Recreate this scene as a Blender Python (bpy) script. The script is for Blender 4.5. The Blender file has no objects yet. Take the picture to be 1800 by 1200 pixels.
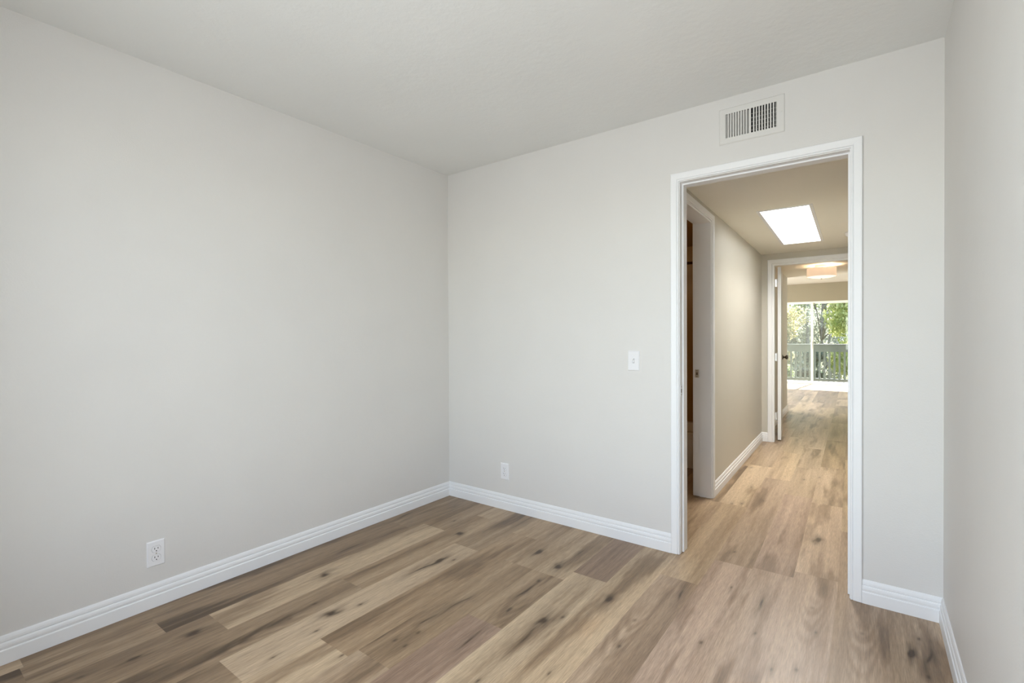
import bpy, bmesh, math, random
import numpy as np
from mathutils import Matrix, Vector

# ------------------------------------------------------------------ camera, world, sun, daylight, exposure
S = bpy.context.scene
COL = S.collection
PI = math.pi
SKEW = 0.023                       # the hall and everything beyond it runs 1.3 degrees off the bedroom's axis


def H(x, y, z=0.0):
    return Vector((x - SKEW * max(0.0, y), y, z))


def camera():
    f_px, yaw, pitch, roll = 851.169, 0.636117, -0.0085324, -0.0048878
    f = Vector((-math.sin(yaw) * math.cos(pitch), math.cos(yaw) * math.cos(pitch), math.sin(pitch)))
    r = f.cross(Vector((0, 0, 1))).normalized()
    u = r.cross(f)
    c, s = math.cos(roll), math.sin(roll)
    r2, u2 = c * r + s * u, -s * r + c * u
    cam = bpy.data.cameras.new('camera')
    cam.sensor_width = 36.0
    cam.lens = 36.0 * f_px / 1800.0
    cam.clip_start = 0.02
    cam.clip_end = 300
    o = bpy.data.objects.new('camera', cam)
    M = Matrix.Identity(4)
    for i in range(3):
        M[i][0], M[i][1], M[i][2] = r2[i], u2[i], -f[i]
    M[0][3], M[1][3], M[2][3] = 2.59291, -2.69355, 1.20435
    o.matrix_world = M
    COL.objects.link(o)
    S.camera = o


camera()
S.view_settings.view_transform = 'Standard'
S.view_settings.look = 'None'
S.view_settings.gamma = 1.0
S.view_settings.use_curve_mapping = False
S.view_settings.exposure = 0.0
S.cycles.use_denoising = True
S.cycles.max_bounces = 14
S.cycles.diffuse_bounces = 8
S.cycles.glossy_bounces = 5
S.cycles.transparent_max_bounces = 16
S.cycles.sample_clamp_indirect = 6.0
S.cycles.caustics_reflective = False
S.cycles.caustics_refractive = False

world = bpy.data.worlds.new('sky')
S.world = world
world.use_nodes = True
wn = world.node_tree.nodes
bg = wn['Background']
sky = wn.new('ShaderNodeTexSky')
sky.sky_type = 'NISHITA'
sky.sun_disc = False
sky.sun_elevation = math.radians(51)
sky.sun_rotation = math.radians(8)
world.node_tree.links.new(sky.outputs[0], bg.inputs[0])
bg.inputs[1].default_value = 0.85


def light(name, kind, loc, rot, energy, color=(1, 1, 1), size=None):
    d = bpy.data.lights.new(name, kind)
    d.energy = energy
    d.color = color
    if kind == 'AREA':
        d.shape = 'RECTANGLE'
        d.size, d.size_y = size
    o = bpy.data.objects.new(name, d)
    o.location = loc
    o.rotation_euler = rot
    COL.objects.link(o)
    return o


sun = light('sun', 'SUN', (0, 30, 30), (math.radians(-39), 0, math.radians(-6)), 38.0, (1.0, 0.96, 0.88))
sun.data.angle = math.radians(0.6)
YR = -2.95                         # the bedroom's wall behind the camera
# daylight coming in through the bedroom window behind the camera
light('window_daylight', 'AREA', (1.83, YR - .13, 1.35), (math.radians(90), 0, 0), 57.0, (0.945, 0.962, 0.990), (1.55, 1.75))
# daylight falling down the skylight shaft of the hall
light('skylight_daylight', 'AREA', H(2.117, 2.12, 2.50), (0, 0, 0), 60.0, (1.0, 0.985, 0.945), (0.31, 1.54))
# added daylight from an unseen side opening, to brighten the living room
light('added_side_daylight', 'AREA', H(-1.67, 7.9, 1.35), (0, math.radians(-90), 0), 470.0, (0.98, 0.99, 1.0), (1.9, 2.6))

# dim warm fill added to lift the bathroom, no fixture behind it
bath = light('bathroom_fill', 'POINT', H(0.6, 1.0, 1.95), (0, 0, 0), 5.0, (1.0, 0.72, 0.38))
bath.data.shadow_soft_size = 0.08

# ------------------------------------------------------------------ materials
MATS = {}


def srgb(r, g, b):
    def c(v):
        v /= 255.0
        return v / 12.92 if v <= 0.04045 else ((v + 0.055) / 1.055) ** 2.4
    return (c(r), c(g), c(b), 1.0)


def mat(name, color, rough=0.5, metal=0.0, bump=None, spec=0.5, vary=None):
    """bump = list of (scale, strength, distance); vary = (scale, amount) slight tone mottling of the surface"""
    m = bpy.data.materials.new(name)
    m.use_nodes = True
    nt = m.node_tree
    p = nt.nodes['Principled BSDF']
    p.inputs['Base Color'].default_value = color
    p.inputs['Roughness'].default_value = rough
    p.inputs['Metallic'].default_value = metal
    p.inputs['Specular IOR Level'].default_value = spec
    geo = nt.nodes.new('ShaderNodeNewGeometry')
    if vary:
        n = nt.nodes.new('ShaderNodeTexNoise')
        n.inputs['Scale'].default_value = vary[0]
        n.inputs['Detail'].default_value = 3
        nt.links.new(geo.outputs['Position'], n.inputs['Vector'])
        mp = nt.nodes.new('ShaderNodeMapRange')
        mp.inputs['From Min'].default_value = 0.3
        mp.inputs['From Max'].default_value = 0.7
        mp.inputs['To Min'].default_value = 1 - vary[1]
        mp.inputs['To Max'].default_value = 1 + vary[1]
        nt.links.new(n.outputs['Fac'], mp.inputs['Value'])
        mx = nt.nodes.new('ShaderNodeMix')
        mx.data_type = 'RGBA'
        mx.blend_type = 'MULTIPLY'
        mx.inputs[0].default_value = 1.0
        mx.inputs[6].default_value = color
        nt.links.new(mp.outputs[0], mx.inputs[7])
        nt.links.new(mx.outputs[2], p.inputs['Base Color'])
    last = None
    for sc, st, di in (bump or []):
        n = nt.nodes.new('ShaderNodeTexNoise')
        n.inputs['Scale'].default_value = sc
        n.inputs['Detail'].default_value = 4
        nt.links.new(geo.outputs['Position'], n.inputs['Vector'])
        b = nt.nodes.new('ShaderNodeBump')
        b.inputs['Strength'].default_value = st
        b.inputs['Distance'].default_value = di
        nt.links.new(n.outputs['Fac'], b.inputs['Height'])
        if last:
            nt.links.new(last.outputs[0], b.inputs['Normal'])
        last = b
    if last:
        nt.links.new(last.outputs[0], p.inputs['Normal'])
    MATS[name] = m
    return m


mat('wall_paint', (0.700, 0.688, 0.668, 1), 0.55, bump=[(170, 0.22, 0.002), (35, 0.10, 0.004)], vary=(3.0, 0.012))
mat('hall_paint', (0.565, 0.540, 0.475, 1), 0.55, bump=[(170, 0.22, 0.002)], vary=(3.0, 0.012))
mat('ceiling_paint', (0.775, 0.785, 0.775, 1), 0.6, bump=[(9, 0.20, 0.012), (42, 0.22, 0.005), (150, 0.15, 0.002)], vary=(2.0, 0.015))
mat('hall_ceiling_paint', (0.870, 0.845, 0.765, 1), 0.6, bump=[(42, 0.2, 0.004), (150, 0.15, 0.002)])
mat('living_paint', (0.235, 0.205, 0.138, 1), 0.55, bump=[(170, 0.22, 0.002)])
mat('living_ceiling_paint', (0.54, 0.525, 0.49, 1), 0.6, bump=[(42, 0.2, 0.004)])
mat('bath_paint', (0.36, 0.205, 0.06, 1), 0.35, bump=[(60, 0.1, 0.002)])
mat('trim_white', (0.835, 0.845, 0.86, 1), 0.42, bump=[(60, 0.04, 0.001)], spec=0.35)
mat('plate_white', (0.82, 0.82, 0.84, 1), 0.28)
mat('register_paint', (0.70, 0.69, 0.665, 1), 0.4)
mat('black', (0.006, 0.006, 0.006, 1), 0.6)
mat('shadow_ring_grey', (0.22, 0.22, 0.22, 1), 0.8)
mat('duct_dark', (0.012, 0.013, 0.014, 1), 0.5)
mat('caulk_gap', (0.02, 0.018, 0.015, 1), 0.9)
mat('nickel', (0.55, 0.50, 0.42, 1), 0.3, 1.0)
mat('dark_nickel', (0.16, 0.13, 0.10, 1), 0.3, 1.0)
mat('steel_hinge', (0.72, 0.72, 0.70, 1), 0.35, 1.0)
mat('bronze', (0.10, 0.06, 0.03, 1), 0.35, 1.0)
mat('enamel', (0.78, 0.76, 0.72, 1), 0.12)
mat('slider_frame', (0.66, 0.68, 0.63, 1), 0.4)
mat('rail_paint', (0.070, 0.084, 0.072, 1), 0.55, bump=[(40, 0.15, 0.003)], vary=(6, 0.08))
mat('deck_coating', (0.50, 0.50, 0.46, 1), 0.7, bump=[(80, 0.2, 0.003)])
mat('stucco', (0.55, 0.52, 0.46, 1), 0.8, bump=[(60, 0.3, 0.004)])
mat('soil', (0.10, 0.11, 0.045, 1), 0.95, bump=[(3, 0.6, 0.1)], vary=(1.2, 0.4))
mat('bark', (0.24, 0.22, 0.20, 1), 0.9, bump=[(12, 0.7, 0.03)], vary=(8, 0.3))
mat('canopy_metal', (0.55, 0.50, 0.45, 1), 0.4, 0.6)


def emissive_mix(name, color, emit, strength):
    m = mat(name, color, 0.7)
    p = m.node_tree.nodes['Principled BSDF']
    p.inputs['Emission Color'].default_value = emit
    p.inputs['Emission Strength'].default_value = strength
    return m


emissive_mix('lamp_fabric', (0.80, 0.70, 0.60, 1), (1.0, 0.70, 0.48, 1), 0.62)     # a lit fabric shade
emissive_mix('lamp_glass', (0.9, 0.88, 0.84, 1), (1.0, 0.90, 0.74, 1), 1.1)        # the lit diffuser under it


def glass_mat(name, tint, white_mix, gloss):
    m = bpy.data.materials.new(name)
    m.use_nodes = True
    nt = m.node_tree
    nt.nodes.clear()
    out = nt.nodes.new('ShaderNodeOutputMaterial')
    tr = nt.nodes.new('ShaderNodeBsdfTransparent')
    tr.inputs[0].default_value = tint
    gl = nt.nodes.new('ShaderNodeBsdfGlossy')
    gl.inputs['Roughness'].default_value = 0.02
    df = nt.nodes.new('ShaderNodeBsdfDiffuse')
    df.inputs[0].default_value = (0.8, 0.85, 0.82, 1)
    lw = nt.nodes.new('ShaderNodeLayerWeight')
    lw.inputs[0].default_value = 0.5
    pw = nt.nodes.new('ShaderNodeMath')
    pw.operation = 'POWER'
    pw.inputs[1].default_value = 5.0
    nt.links.new(lw.outputs['Facing'], pw.inputs[0])
    fr = nt.nodes.new('ShaderNodeMath')
    fr.operation = 'MULTIPLY_ADD'
    fr.inputs[1].default_value = 0.7
    fr.inputs[2].default_value = gloss
    nt.links.new(pw.outputs[0], fr.inputs[0])
    m1 = nt.nodes.new('ShaderNodeMixShader')
    nt.links.new(fr.outputs[0], m1.inputs[0])
    nt.links.new(tr.outputs[0], m1.inputs[1])
    nt.links.new(gl.outputs[0], m1.inputs[2])
    m2 = nt.nodes.new('ShaderNodeMixShader')
    m2.inputs[0].default_value = white_mix
    nt.links.new(m1.outputs[0], m2.inputs[1])
    nt.links.new(df.outputs[0], m2.inputs[2])
    nt.links.new(m2.outputs[0], out.inputs[0])
    MATS[name] = m


def frosted(name):
    m = bpy.data.materials.new(name)
    m.use_nodes = True
    nt = m.node_tree
    nt.nodes.clear()
    out = nt.nodes.new('ShaderNodeOutputMaterial')
    t = nt.nodes.new('ShaderNodeBsdfTranslucent')
    t.inputs[0].default_value = (0.75, 0.75, 0.72, 1)
    d = nt.nodes.new('ShaderNodeBsdfDiffuse')
    d.inputs[0].default_value = (0.85, 0.85, 0.83, 1)
    mx = nt.nodes.new('ShaderNodeMixShader')
    nt.links.new(t.outputs[0], mx.inputs[1])
    nt.links.new(d.outputs[0], mx.inputs[2])
    nt.links.new(mx.outputs[0], out.inputs[0])
    MATS[name] = m


frosted('frosted_acrylic')
glass_mat('glass_clear', (0.97, 0.98, 0.97, 1), 0.004, 0.03)
glass_mat('glass_pale', (0.90, 0.94, 0.92, 1), 0.05, 0.05)  # paler pane: more white diffuse mixed in


def leaf_mat(name, c1, c2):
    m = bpy.data.materials.new(name)
    m.use_nodes = True
    nt = m.node_tree
    nt.nodes.clear()
    out = nt.nodes.new('ShaderNodeOutputMaterial')
    geo = nt.nodes.new('ShaderNodeNewGeometry')
    ramp = nt.nodes.new('ShaderNodeMix')
    ramp.data_type = 'RGBA'
    ramp.inputs[6].default_value = c1
    ramp.inputs[7].default_value = c2
    nt.links.new(geo.outputs['Random Per Island'], ramp.inputs[0])
    d = nt.nodes.new('ShaderNodeBsdfDiffuse')
    t = nt.nodes.new('ShaderNodeBsdfTranslucent')
    nt.links.new(ramp.outputs[2], d.inputs[0])
    nt.links.new(ramp.outputs[2], t.inputs[0])
    mx = nt.nodes.new('ShaderNodeMixShader')
    mx.inputs[0].default_value = 0.5
    nt.links.new(d.outputs[0], mx.inputs[1])
    nt.links.new(t.outputs[0], mx.inputs[2])
    nt.links.new(mx.outputs[0], out.inputs[0])
    MATS[name] = m


leaf_mat('leaf_grey', (0.22, 0.24, 0.17, 1), (0.62, 0.62, 0.53, 1))
leaf_mat('leaf_dark', (0.06, 0.10, 0.07, 1), (0.30, 0.37, 0.28, 1))
leaf_mat('leaf_lime', (0.32, 0.37, 0.09, 1), (0.76, 0.76, 0.36, 1))
leaf_mat('leaf_amber', (0.32, 0.34, 0.13, 1), (0.84, 0.68, 0.46, 1))
leaf_mat('leaf_mid', (0.15, 0.21, 0.08, 1), (0.50, 0.56, 0.28, 1))


# ------------------------------------------------------------------ mesh helpers
class MB:
    """collects shapes, then links them as ONE mesh object"""

    def __init__(self):
        self.v, self.f, self.m, self.s = [], [], [], []

    def add(self, verts, faces, mi=0, smooth=False):
        o = len(self.v)
        self.v += [tuple(p) for p in verts]
        for f in faces:
            self.f.append([i + o for i in f])
            self.m.append(mi)
            self.s.append(smooth)
        return self

    def box(self, lo, hi, mi=0, fn=None):
        (x0, y0, z0), (x1, y1, z1) = lo, hi
        P = [(x0, y0, z0), (x1, y0, z0), (x1, y1, z0), (x0, y1, z0), (x0, y0, z1), (x1, y0, z1), (x1, y1, z1), (x0, y1, z1)]
        if fn:
            P = [fn(*p) for p in P]
        return self.add(P, [(0, 3, 2, 1), (4, 5, 6, 7), (0, 1, 5, 4), (1, 2, 6, 5), (2, 3, 7, 6), (3, 0, 4, 7)], mi)

    def bevel_box(self, lo, hi, b, mi=0, fn=None):
        bm = bmesh.new()
        bmesh.ops.create_cube(bm, size=1)
        for v in bm.verts:
            v.co = Vector([(lo[i] + hi[i]) / 2 + v.co[i] * (hi[i] - lo[i]) for i in range(3)])
        bmesh.ops.bevel(bm, geom=bm.edges[:] + bm.verts[:], offset=b, segments=2, affect='EDGES', profile=0.5)
        bm.verts.index_update()
        P = [tuple(v.co) for v in bm.verts]
        if fn:
            P = [fn(*p) for p in P]
        F = [[v.index for v in f.verts] for f in bm.faces]
        bm.free()
        return self.add(P, F, mi)

    def lathe(self, prof, n=32, mi=0, M=None, smooth=True):
        """prof: (radius, z) pairs from bottom to top"""
        M = M or Matrix.Identity(4)
        P, F = [], []
        for r, z in prof:
            for k in range(n):
                a = 2 * PI * k / n
                P.append(M @ Vector((r * math.cos(a), r * math.sin(a), z)))
        for i in range(len(prof) - 1):
            for k in range(n):
                k2 = (k + 1) % n
                F.append((i * n + k, i * n + k2, (i + 1) * n + k2, (i + 1) * n + k))
        return self.add(P, F, mi, smooth)

    def tube(self, pts, rad, n=8, mi=0, smooth=True):
        pts = [Vector(p) for p in pts]
        if not hasattr(rad, '__len__'):
            rad = [rad] * len(pts)
        P, F = [], []
        up = Vector((0, 0, 1))
        for i, p in enumerate(pts):
            d = (pts[min(i + 1, len(pts) - 1)] - pts[max(i - 1, 0)]).normalized()
            a = d.cross(up if abs(d.z) < 0.9 else Vector((1, 0, 0))).normalized()
            b = d.cross(a)
            for k in range(n):
                t = 2 * PI * k / n
                P.append(p + (a * math.cos(t) + b * math.sin(t)) * rad[i])
        for i in range(len(pts) - 1):
            for k in range(n):
                k2 = (k + 1) % n
                F.append((i * n + k, i * n + k2, (i + 1) * n + k2, (i + 1) * n + k))
        F.append(tuple(range(n)))
        F.append(tuple((len(pts) - 1) * n + k for k in range(n)))
        return self.add(P, F, mi, smooth)

    def stations(self, rings, close_ends=True):
        """rings: equally long closed cross-sections; skinned one to the next"""
        n = len(rings[0])
        P = [p for r in rings for p in r]
        F = []
        for i in range(len(rings) - 1):
            for k in range(n):
                k2 = (k + 1) % n
                F.append((i * n + k, i * n + k2, (i + 1) * n + k2, (i + 1) * n + k))
        if close_ends:
            F.append(tuple(range(n)))
            F.append(tuple((len(rings) - 1) * n + k for k in range(n)))
        return self.add(P, F)

    def build(self, name, mats, parent=None):
        me = bpy.data.meshes.new(name)
        me.from_pydata(self.v, [], self.f)
        if isinstance(mats, str):
            mats = [mats]
        for m in mats:
            me.materials.append(MATS[m])
        me.polygons.foreach_set('material_index', self.m)
        me.polygons.foreach_set('use_smooth', self.s)
        bm = bmesh.new()
        bm.from_mesh(me)
        bmesh.ops.recalc_face_normals(bm, faces=bm.faces[:])
        bm.to_mesh(me)
        bm.free()
        me.update()
        o = bpy.data.objects.new(name, me)
        COL.objects.link(o)
        if parent:
            o.parent = parent
            o.matrix_parent_inverse = parent.matrix_world.inverted()
        return o


def tag(o, label, cat, group=None, kind=None):
    o['label'] = label
    o['category'] = cat
    if group:
        o['group'] = group
    if kind:
        o['kind'] = kind
    return o


def empty(name, loc, label, cat, group=None, kind=None, rot=None):
    o = bpy.data.objects.new(name, None)
    M = Matrix.Translation(Vector(loc))
    if rot:
        M = M @ rot
    o.matrix_world = M
    o.empty_display_size = 0.05
    COL.objects.link(o)
    return tag(o, label, cat, group, kind)


def part(mb, name, mats, parent, label=None):
    """a child whose mesh is given in the parent's own coordinates"""
    o = mb.build(name, mats)
    o.parent = parent
    if label:
        o['label'] = label
    return o


def struct(mb, name, mats, label, cat):
    return tag(mb.build(name, mats), label, cat, kind='structure')


W, ZC = 2.8424, 2.44              # bedroom width and ceiling height
WT = 0.100                        # thickness of the bedroom's door wall
ZH = 2.136                        # ceiling of the hall and the entry beyond it
HL, HR = 1.675, 2.62              # hall side walls
YE, YE2 = 3.48, 3.585             # hall end wall
YV = 6.144                        # where the low entry ceiling ends
YF = 11.48                        # wall with the sliding door
ZL = 2.51                         # living room ceiling
LX0, LX1 = -1.6, 3.9              # living room sides


# ------------------------------------------------------------------ floor: vinyl planks, tone and knots per plank
def vnoise(x, y, seed):
    rs = np.random.RandomState(seed)
    T = rs.rand(256, 256)
    xi, yi = np.floor(x).astype(int), np.floor(y).astype(int)
    fx, fy = x - xi, y - yi
    fx, fy = fx * fx * (3 - 2 * fx), fy * fy * (3 - 2 * fy)
    a, b = T[xi % 256, yi % 256], T[(xi + 1) % 256, yi % 256]
    c, d = T[xi % 256, (yi + 1) % 256], T[(xi + 1) % 256, (yi + 1) % 256]
    return (a * (1 - fx) + b * fx) * (1 - fy) + (c * (1 - fx) + d * fx) * fy


def fbm(x, y, seed, octs=3):
    s, a, t = 0, 1.0, 0
    for k in range(octs):
        s = s + a * vnoise(x * 2 ** k, y * 2 ** k, seed + k)
        t += a
        a *= 0.55
    return s / t


PW, PX0 = 0.1835, 0.455 - 3 * 0.1835
# joints seen in the photograph: plank row -> positions along y
JOINTS = {1: [-2.35, -1.95, -0.62], 2: [-1.79, -0.52], 3: [-1.26], 4: [-1.9, -0.62], 5: [-1.6, -0.3], 6: [-0.62], 7: [-1.12, -0.62],
          8: [-0.52, 0.9], 9: [-1.65, 0.2, 1.02], 10: [-0.28, 1.02, 2.28], 11: [-1.6, 0.05, 1.9], 12: [0.07, 1.5], 13: [0.15, 1.4],
          14: [-1.2, 0.9], 15: [-0.9]}
# tones of the planks one can tell by: (row, y inside the plank) -> 0 dark .. 1 light, and a cool or warm lean
TONES = [(0, -1, .28, 0), (1, -2.6, .30, 0), (1, -2.1, .50, 0), (1, -1.2, .36, .1), (1, -.3, .45, 0), (2, -2.1, .30, 0), (2, -1.1, .78, .1),
         (2, -.2, .5, .2), (3, -1.8, .42, 0), (3, -.6, .52, .3), (4, -2.2, .45, 0), (4, -1.2, .80, -.1), (4, -.3, .42, 0), (5, -1.9, .72, .2),
         (5, -1.0, .52, .5), (5, -.1, .5, .4), (6, -1.2, .46, .3), (6, -.3, .58, .2), (7, -1.4, .42, -.8), (7, -.9, .58, .2), (7, -.2, .62, .1),
         (8, -1.2, .84, 0), (8, -.2, .38, -.6), (8, 1.5, .6, .1), (9, -2., .66, 0), (9, -.8, .78, .3), (9, .7, .60, .4), (9, 1.8, .5, .2),
         (10, -1.2, .52, -.3), (10, .4, .62, .3), (10, 1.6, .86, .1), (10, 3., .56, 0), (11, -2, .5, 0), (11, -.8, .66, -.7), (11, 1., .58, -.3),
         (12, -1., .60, -.6), (12, .8, .55, -.7), (12, 2.4, .6, -.2), (13, -1., .60, -.5), (13, .8, .72, -.4), (13, 2.4, .6, -.3),
         (14, -2, .5, 0), (14, -.3, .46, -.3), (15, -1.5, .56, -.2), (15, -.3, .62, -.2)]
KNOTS = [(0.36, -1.29, 'B'), (0.06, -0.52, 's'), (0.22, -0.72, 's'), (0.2, -1.02, 's'), (0.4, -0.37, 'k'), (0.56, -0.5, 'B'), (0.72, -0.83, 'B'),
         (0.78, -0.78, 'k'), (0.72, -0.96, 's'), (0.7, -1.47, 'B'), (0.74, -1.35, 'k'), (0.57, -1.47, 'k'), (0.59, -1.62, 'c'), (0.76, -1.58, 'k'),
         (0.37, -1.89, 'B'), (1.11, -1.34, 'k'), (1.13, -1.43, 'k'), (1.07, -1.43, 'k'), (0.98, -1.61, 'k'), (0.78, -1.77, 'k'), (1.1, -1.09, 's'),
         (1.08, -1.24, 's'), (1.31, -1.0, 'k'), (1.1, -0.43, 'B'), (1.28, -0.52, 'B'), (1.29, -0.3, 's'), (1.28, -0.7, 'k'), (1.28, -0.82, 's'),
         (1.31, -1.0, 'c'), (1.48, -0.97, 'B'), (1.48, -1.11, 's'), (1.53, -0.9, 'k'), (1.64, -0.65, 'B'), (1.66, -0.89, 'r'), (1.81, -0.94, 'k'),
         (1.31, -1.24, 's'), (1.6, 0.77, 'k'), (2.06, -0.21, 'k'), (2.06, -0.73, 'k'), (1.88, -0.4, 's'), (1.67, -1.23, 'k'), (1.49, -1.41, 'k'),
         (1.79, -0.76, 'c'), (2.36, 0.67, 'B'), (2.21, -0.3, 's'), (2.22, -0.54, 'k'), (2.42, -0.39, 'k'), (2.39, -0.21, 'c'), (2.57, -0.31, 'c'),
         (2.72, -0.33, 'B'), (2.75, -0.2, 'k'), (2.77, -0.34, 's'), (2.76, -0.46, 'k'), (2.31, -0.74, 'k'), (1.99, 0.21, 'k'), (1.82, 1.04, 'k'),
         (1.88, 1.08, 'k'), (1.99, 1.23, 's'), (2.38, -0.69, 'k'), (1.77, 2.17, 'k'), (1.70, 2.02, 'k'), (1.87, 1.54, 'k'), (2.00, 1.24, 'k'),
         (2.30, 2.16, 'k'), (2.20, 2.02, 'k'), (0.36, -2.08, 'B'), (0.33, -2.23, 'k')]


def build_floor():
    rnd = random.Random(11)
    V, C, F = [], [], []
    base = 0
    dark, mid, lite = np.array([0.092, 0.056, 0.028]), np.array([0.290, 0.198, 0.119]), np.array([0.545, 0.412, 0.272])
    ya, yb = YR, YF + 0.02
    r0 = int(math.floor((LX0 - PX0) / PW)) - 1
    r1 = int(math.ceil((LX1 + 0.4 - PX0) / PW)) + 1
    for r in range(r0, r1):
        xa, xb = PX0 + r * PW, PX0 + (r + 1) * PW
        js = list(JOINTS.get(r, []))
        lo = min(js) if js else -1.22 * rnd.random()
        hi = max(js) if js else lo
        while lo > ya:
            lo -= 1.22 * (0.75 + 0.4 * rnd.random())
            js.append(lo)
        while hi < yb:
            hi += 1.22 * (0.75 + 0.4 * rnd.random())
            js.append(hi)
        js = sorted(js + ([] if hi != lo else [lo]))
        js = sorted(set(round(j, 4) for j in js))
        for a, b in zip(js[:-1], js[1:]):
            seed = rnd.randrange(100000)
            tone, lean = rnd.uniform(.36, .74), rnd.uniform(-.4, .4)
            for (tr, ty, tt, tl) in TONES:
                if tr == r and a <= ty < b:
                    tone, lean = tt, tl
            a2, b2 = max(a, ya), min(b, yb)
            if b2 - a2 < 0.01:
                continue
            # clip to the rooms: the bedroom, the hall with bathroom and entry, the living room
            for (rx0, rx1, ry0, ry1, nx, dy) in ((0.0, W, YR, 0.05, 40, 0.010), (-0.3, 2.95, 0.05, YV, 24, 0.016), (LX0, LX1, YV, yb, 10, 0.05)):
                x0, x1 = max(xa, rx0), min(xb, rx1)
                y0, y1 = max(a2, ry0), min(b2, ry1)
                if x1 - x0 < 0.002 or y1 - y0 < 0.002:
                    continue
                if y1 <= -2.45:
                    dy = 0.03
                n = max(2, int(round(nx * (x1 - x0) / PW)) + 1)
                m = max(2, int((y1 - y0) / dy) + 2)
                if n < 2:
                    continue
                X, Y = np.meshgrid(np.linspace(x0, x1, n), np.linspace(y0, y1, m), indexing='ij')
                px, py = X + seed * 0.37, Y + seed * 0.61
                wob = 0.010 * (fbm(px * 5, py * 1.3, 5, 2) - .5)
                gx = px + wob
                st = fbm(gx * 11, py * 0.8, 7, 3)                      # broad figure along the plank
                s2 = fbm(gx * 34, py * 1.3, 13, 3)
                fi = fbm(gx * 95, py * 3.6, 9, 3)                      # grain
                sp = np.clip((fbm(gx * 13, py * 1.7, 21, 4) - .57) * 7, 0, 1)   # smoky dark streaks
                t = tone + 0.09 + 0.50 * (st - .5) + 0.30 * (s2 - .5) + 0.30 * (fi - .5) - 0.34 * sp
                kn = np.zeros_like(X)
                red = np.zeros_like(X)
                for (kx, ky, kk) in KNOTS:
                    if not (xa - .005 <= kx <= xb + .005 and a <= ky <= b):
                        continue
                    dx, dyy = X - kx, Y - ky
                    j = 0.012 * (fbm(X * 40 + 3, Y * 16 + 3, 33, 2) - .5)
                    if kk == 'B':
                        d = np.sqrt(((dx + j * 1.4) / .0105) ** 2 + (dyy / .020) ** 2)
                        kn += 1.1 * np.exp(-d ** 2.0)
                        br = fbm(X * 60 + 3, Y * 7 + 3, 37, 3)
                        kn += 1.0 * np.exp(-(((dx + j * 3) / .026) ** 2 + (dyy / .075) ** 2)) * np.clip(br * 2.2 - .45, 0, 1)
                    elif kk == 'k':
                        d = np.sqrt(((dx + j) / .0058) ** 2 + (dyy / .012) ** 2)
                        kn += 0.72 * np.exp(-d ** 2.0) + 0.25 * np.exp(-(((dx + j) / .014) ** 2 + (dyy / .055) ** 2))
                    elif kk == 's':
                        cx = dx + 0.05 * (fbm(Y * 5, Y * 0 + kx * 9, 41, 2) - .5)
                        br = fbm(X * 50 + 9, Y * 9 + 9, 47, 3)
                        kn += 0.95 * np.exp(-((cx / .0045) ** 2 + (dyy / .075) ** 2)) * np.clip(br * 2.4 - .5, 0, 1)
                        kn += 0.40 * np.exp(-((cx / .020) ** 2 + (dyy / .14) ** 2))
                    elif kk == 'c':
                        ph = dyy / .020 - (dx / .0165) ** 2 + 3.2 * (fbm(X * 45, Y * 9, 51, 2) - .5)
                        ring = np.clip(.5 + .75 * np.sin(ph), 0, 1)
                        env = np.exp(-((dx / .050) ** 4 + ((dyy + .10) / .20) ** 4))
                        t += env * (0.20 * ring - 0.20)
                        kn += 0.6 * np.exp(-((dx / .009) ** 2 + ((dyy - .02) / .014) ** 2))
                    elif kk == 'r':
                        d = np.sqrt((dx / .03) ** 2 + (dyy / .09) ** 2)
                        red += 0.5 * np.exp(-d * d)
                t = np.clip(t, 0, 1.05)
                lowm = (t < .5)[..., None]
                tt = t[..., None]
                c = np.where(lowm, dark + (mid - dark) * (tt / .5), mid + (lite - mid) * ((tt - .5) / .5))
                lv = np.array([0.05, -0.01, -0.09]) * max(lean, 0) + np.array([0.02, -0.025, 0.15]) * max(-lean, 0)
                c = c * (1 + lv + np.array([0.10, -0.02, -0.12]) * red[..., None])
                k = np.clip(kn, 0, 1)[..., None]
                c = c * (1 - k) + np.array([0.058, 0.030, 0.011]) * k
                # bevelled edges of the planks read as a hairline
                XS = X - SKEW * np.maximum(0, Y)
                V.append(np.stack([XS, Y, np.zeros_like(X)], -1).reshape(-1, 3))
                C.append(np.concatenate([c, np.ones_like(t)[..., None]], -1).reshape(-1, 4))
                I = (np.arange(n)[:, None] * m + np.arange(m)[None, :]) + base
                F.append(np.stack([I[:-1, :-1], I[1:, :-1], I[1:, 1:], I[:-1, 1:]], -1).reshape(-1, 4))
                base += n * m
    V, C, F = np.concatenate(V), np.concatenate(C), np.concatenate(F)
    me = bpy.data.meshes.new('floor')
    me.vertices.add(len(V))
    me.vertices.foreach_set('co', V.astype(np.float32).ravel())
    me.loops.add(F.size)
    me.loops.foreach_set('vertex_index', F.astype(np.int32).ravel())
    me.polygons.add(len(F))
    me.polygons.foreach_set('loop_start', np.arange(0, F.size, 4, dtype=np.int32))
    me.polygons.foreach_set('loop_total', np.full(len(F), 4, dtype=np.int32))
    me.update(calc_edges=True)
    at = me.color_attributes.new('plank', 'FLOAT_COLOR', 'POINT')
    at.data.foreach_set('color', C.astype(np.float32).ravel())
    m = bpy.data.materials.new('vinyl_planks')
    m.use_nodes = True
    nt = m.node_tree
    p = nt.nodes['Principled BSDF']
    vc = nt.nodes.new('ShaderNodeVertexColor')
    vc.layer_name = 'plank'
    geo = nt.nodes.new('ShaderNodeNewGeometry')
    mp = nt.nodes.new('ShaderNodeMapping')
    mp.inputs['Scale'].default_value = (260, 14, 1)
    nt.links.new(geo.outputs['Position'], mp.inputs[0])
    n = nt.nodes.new('ShaderNodeTexNoise')
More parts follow.
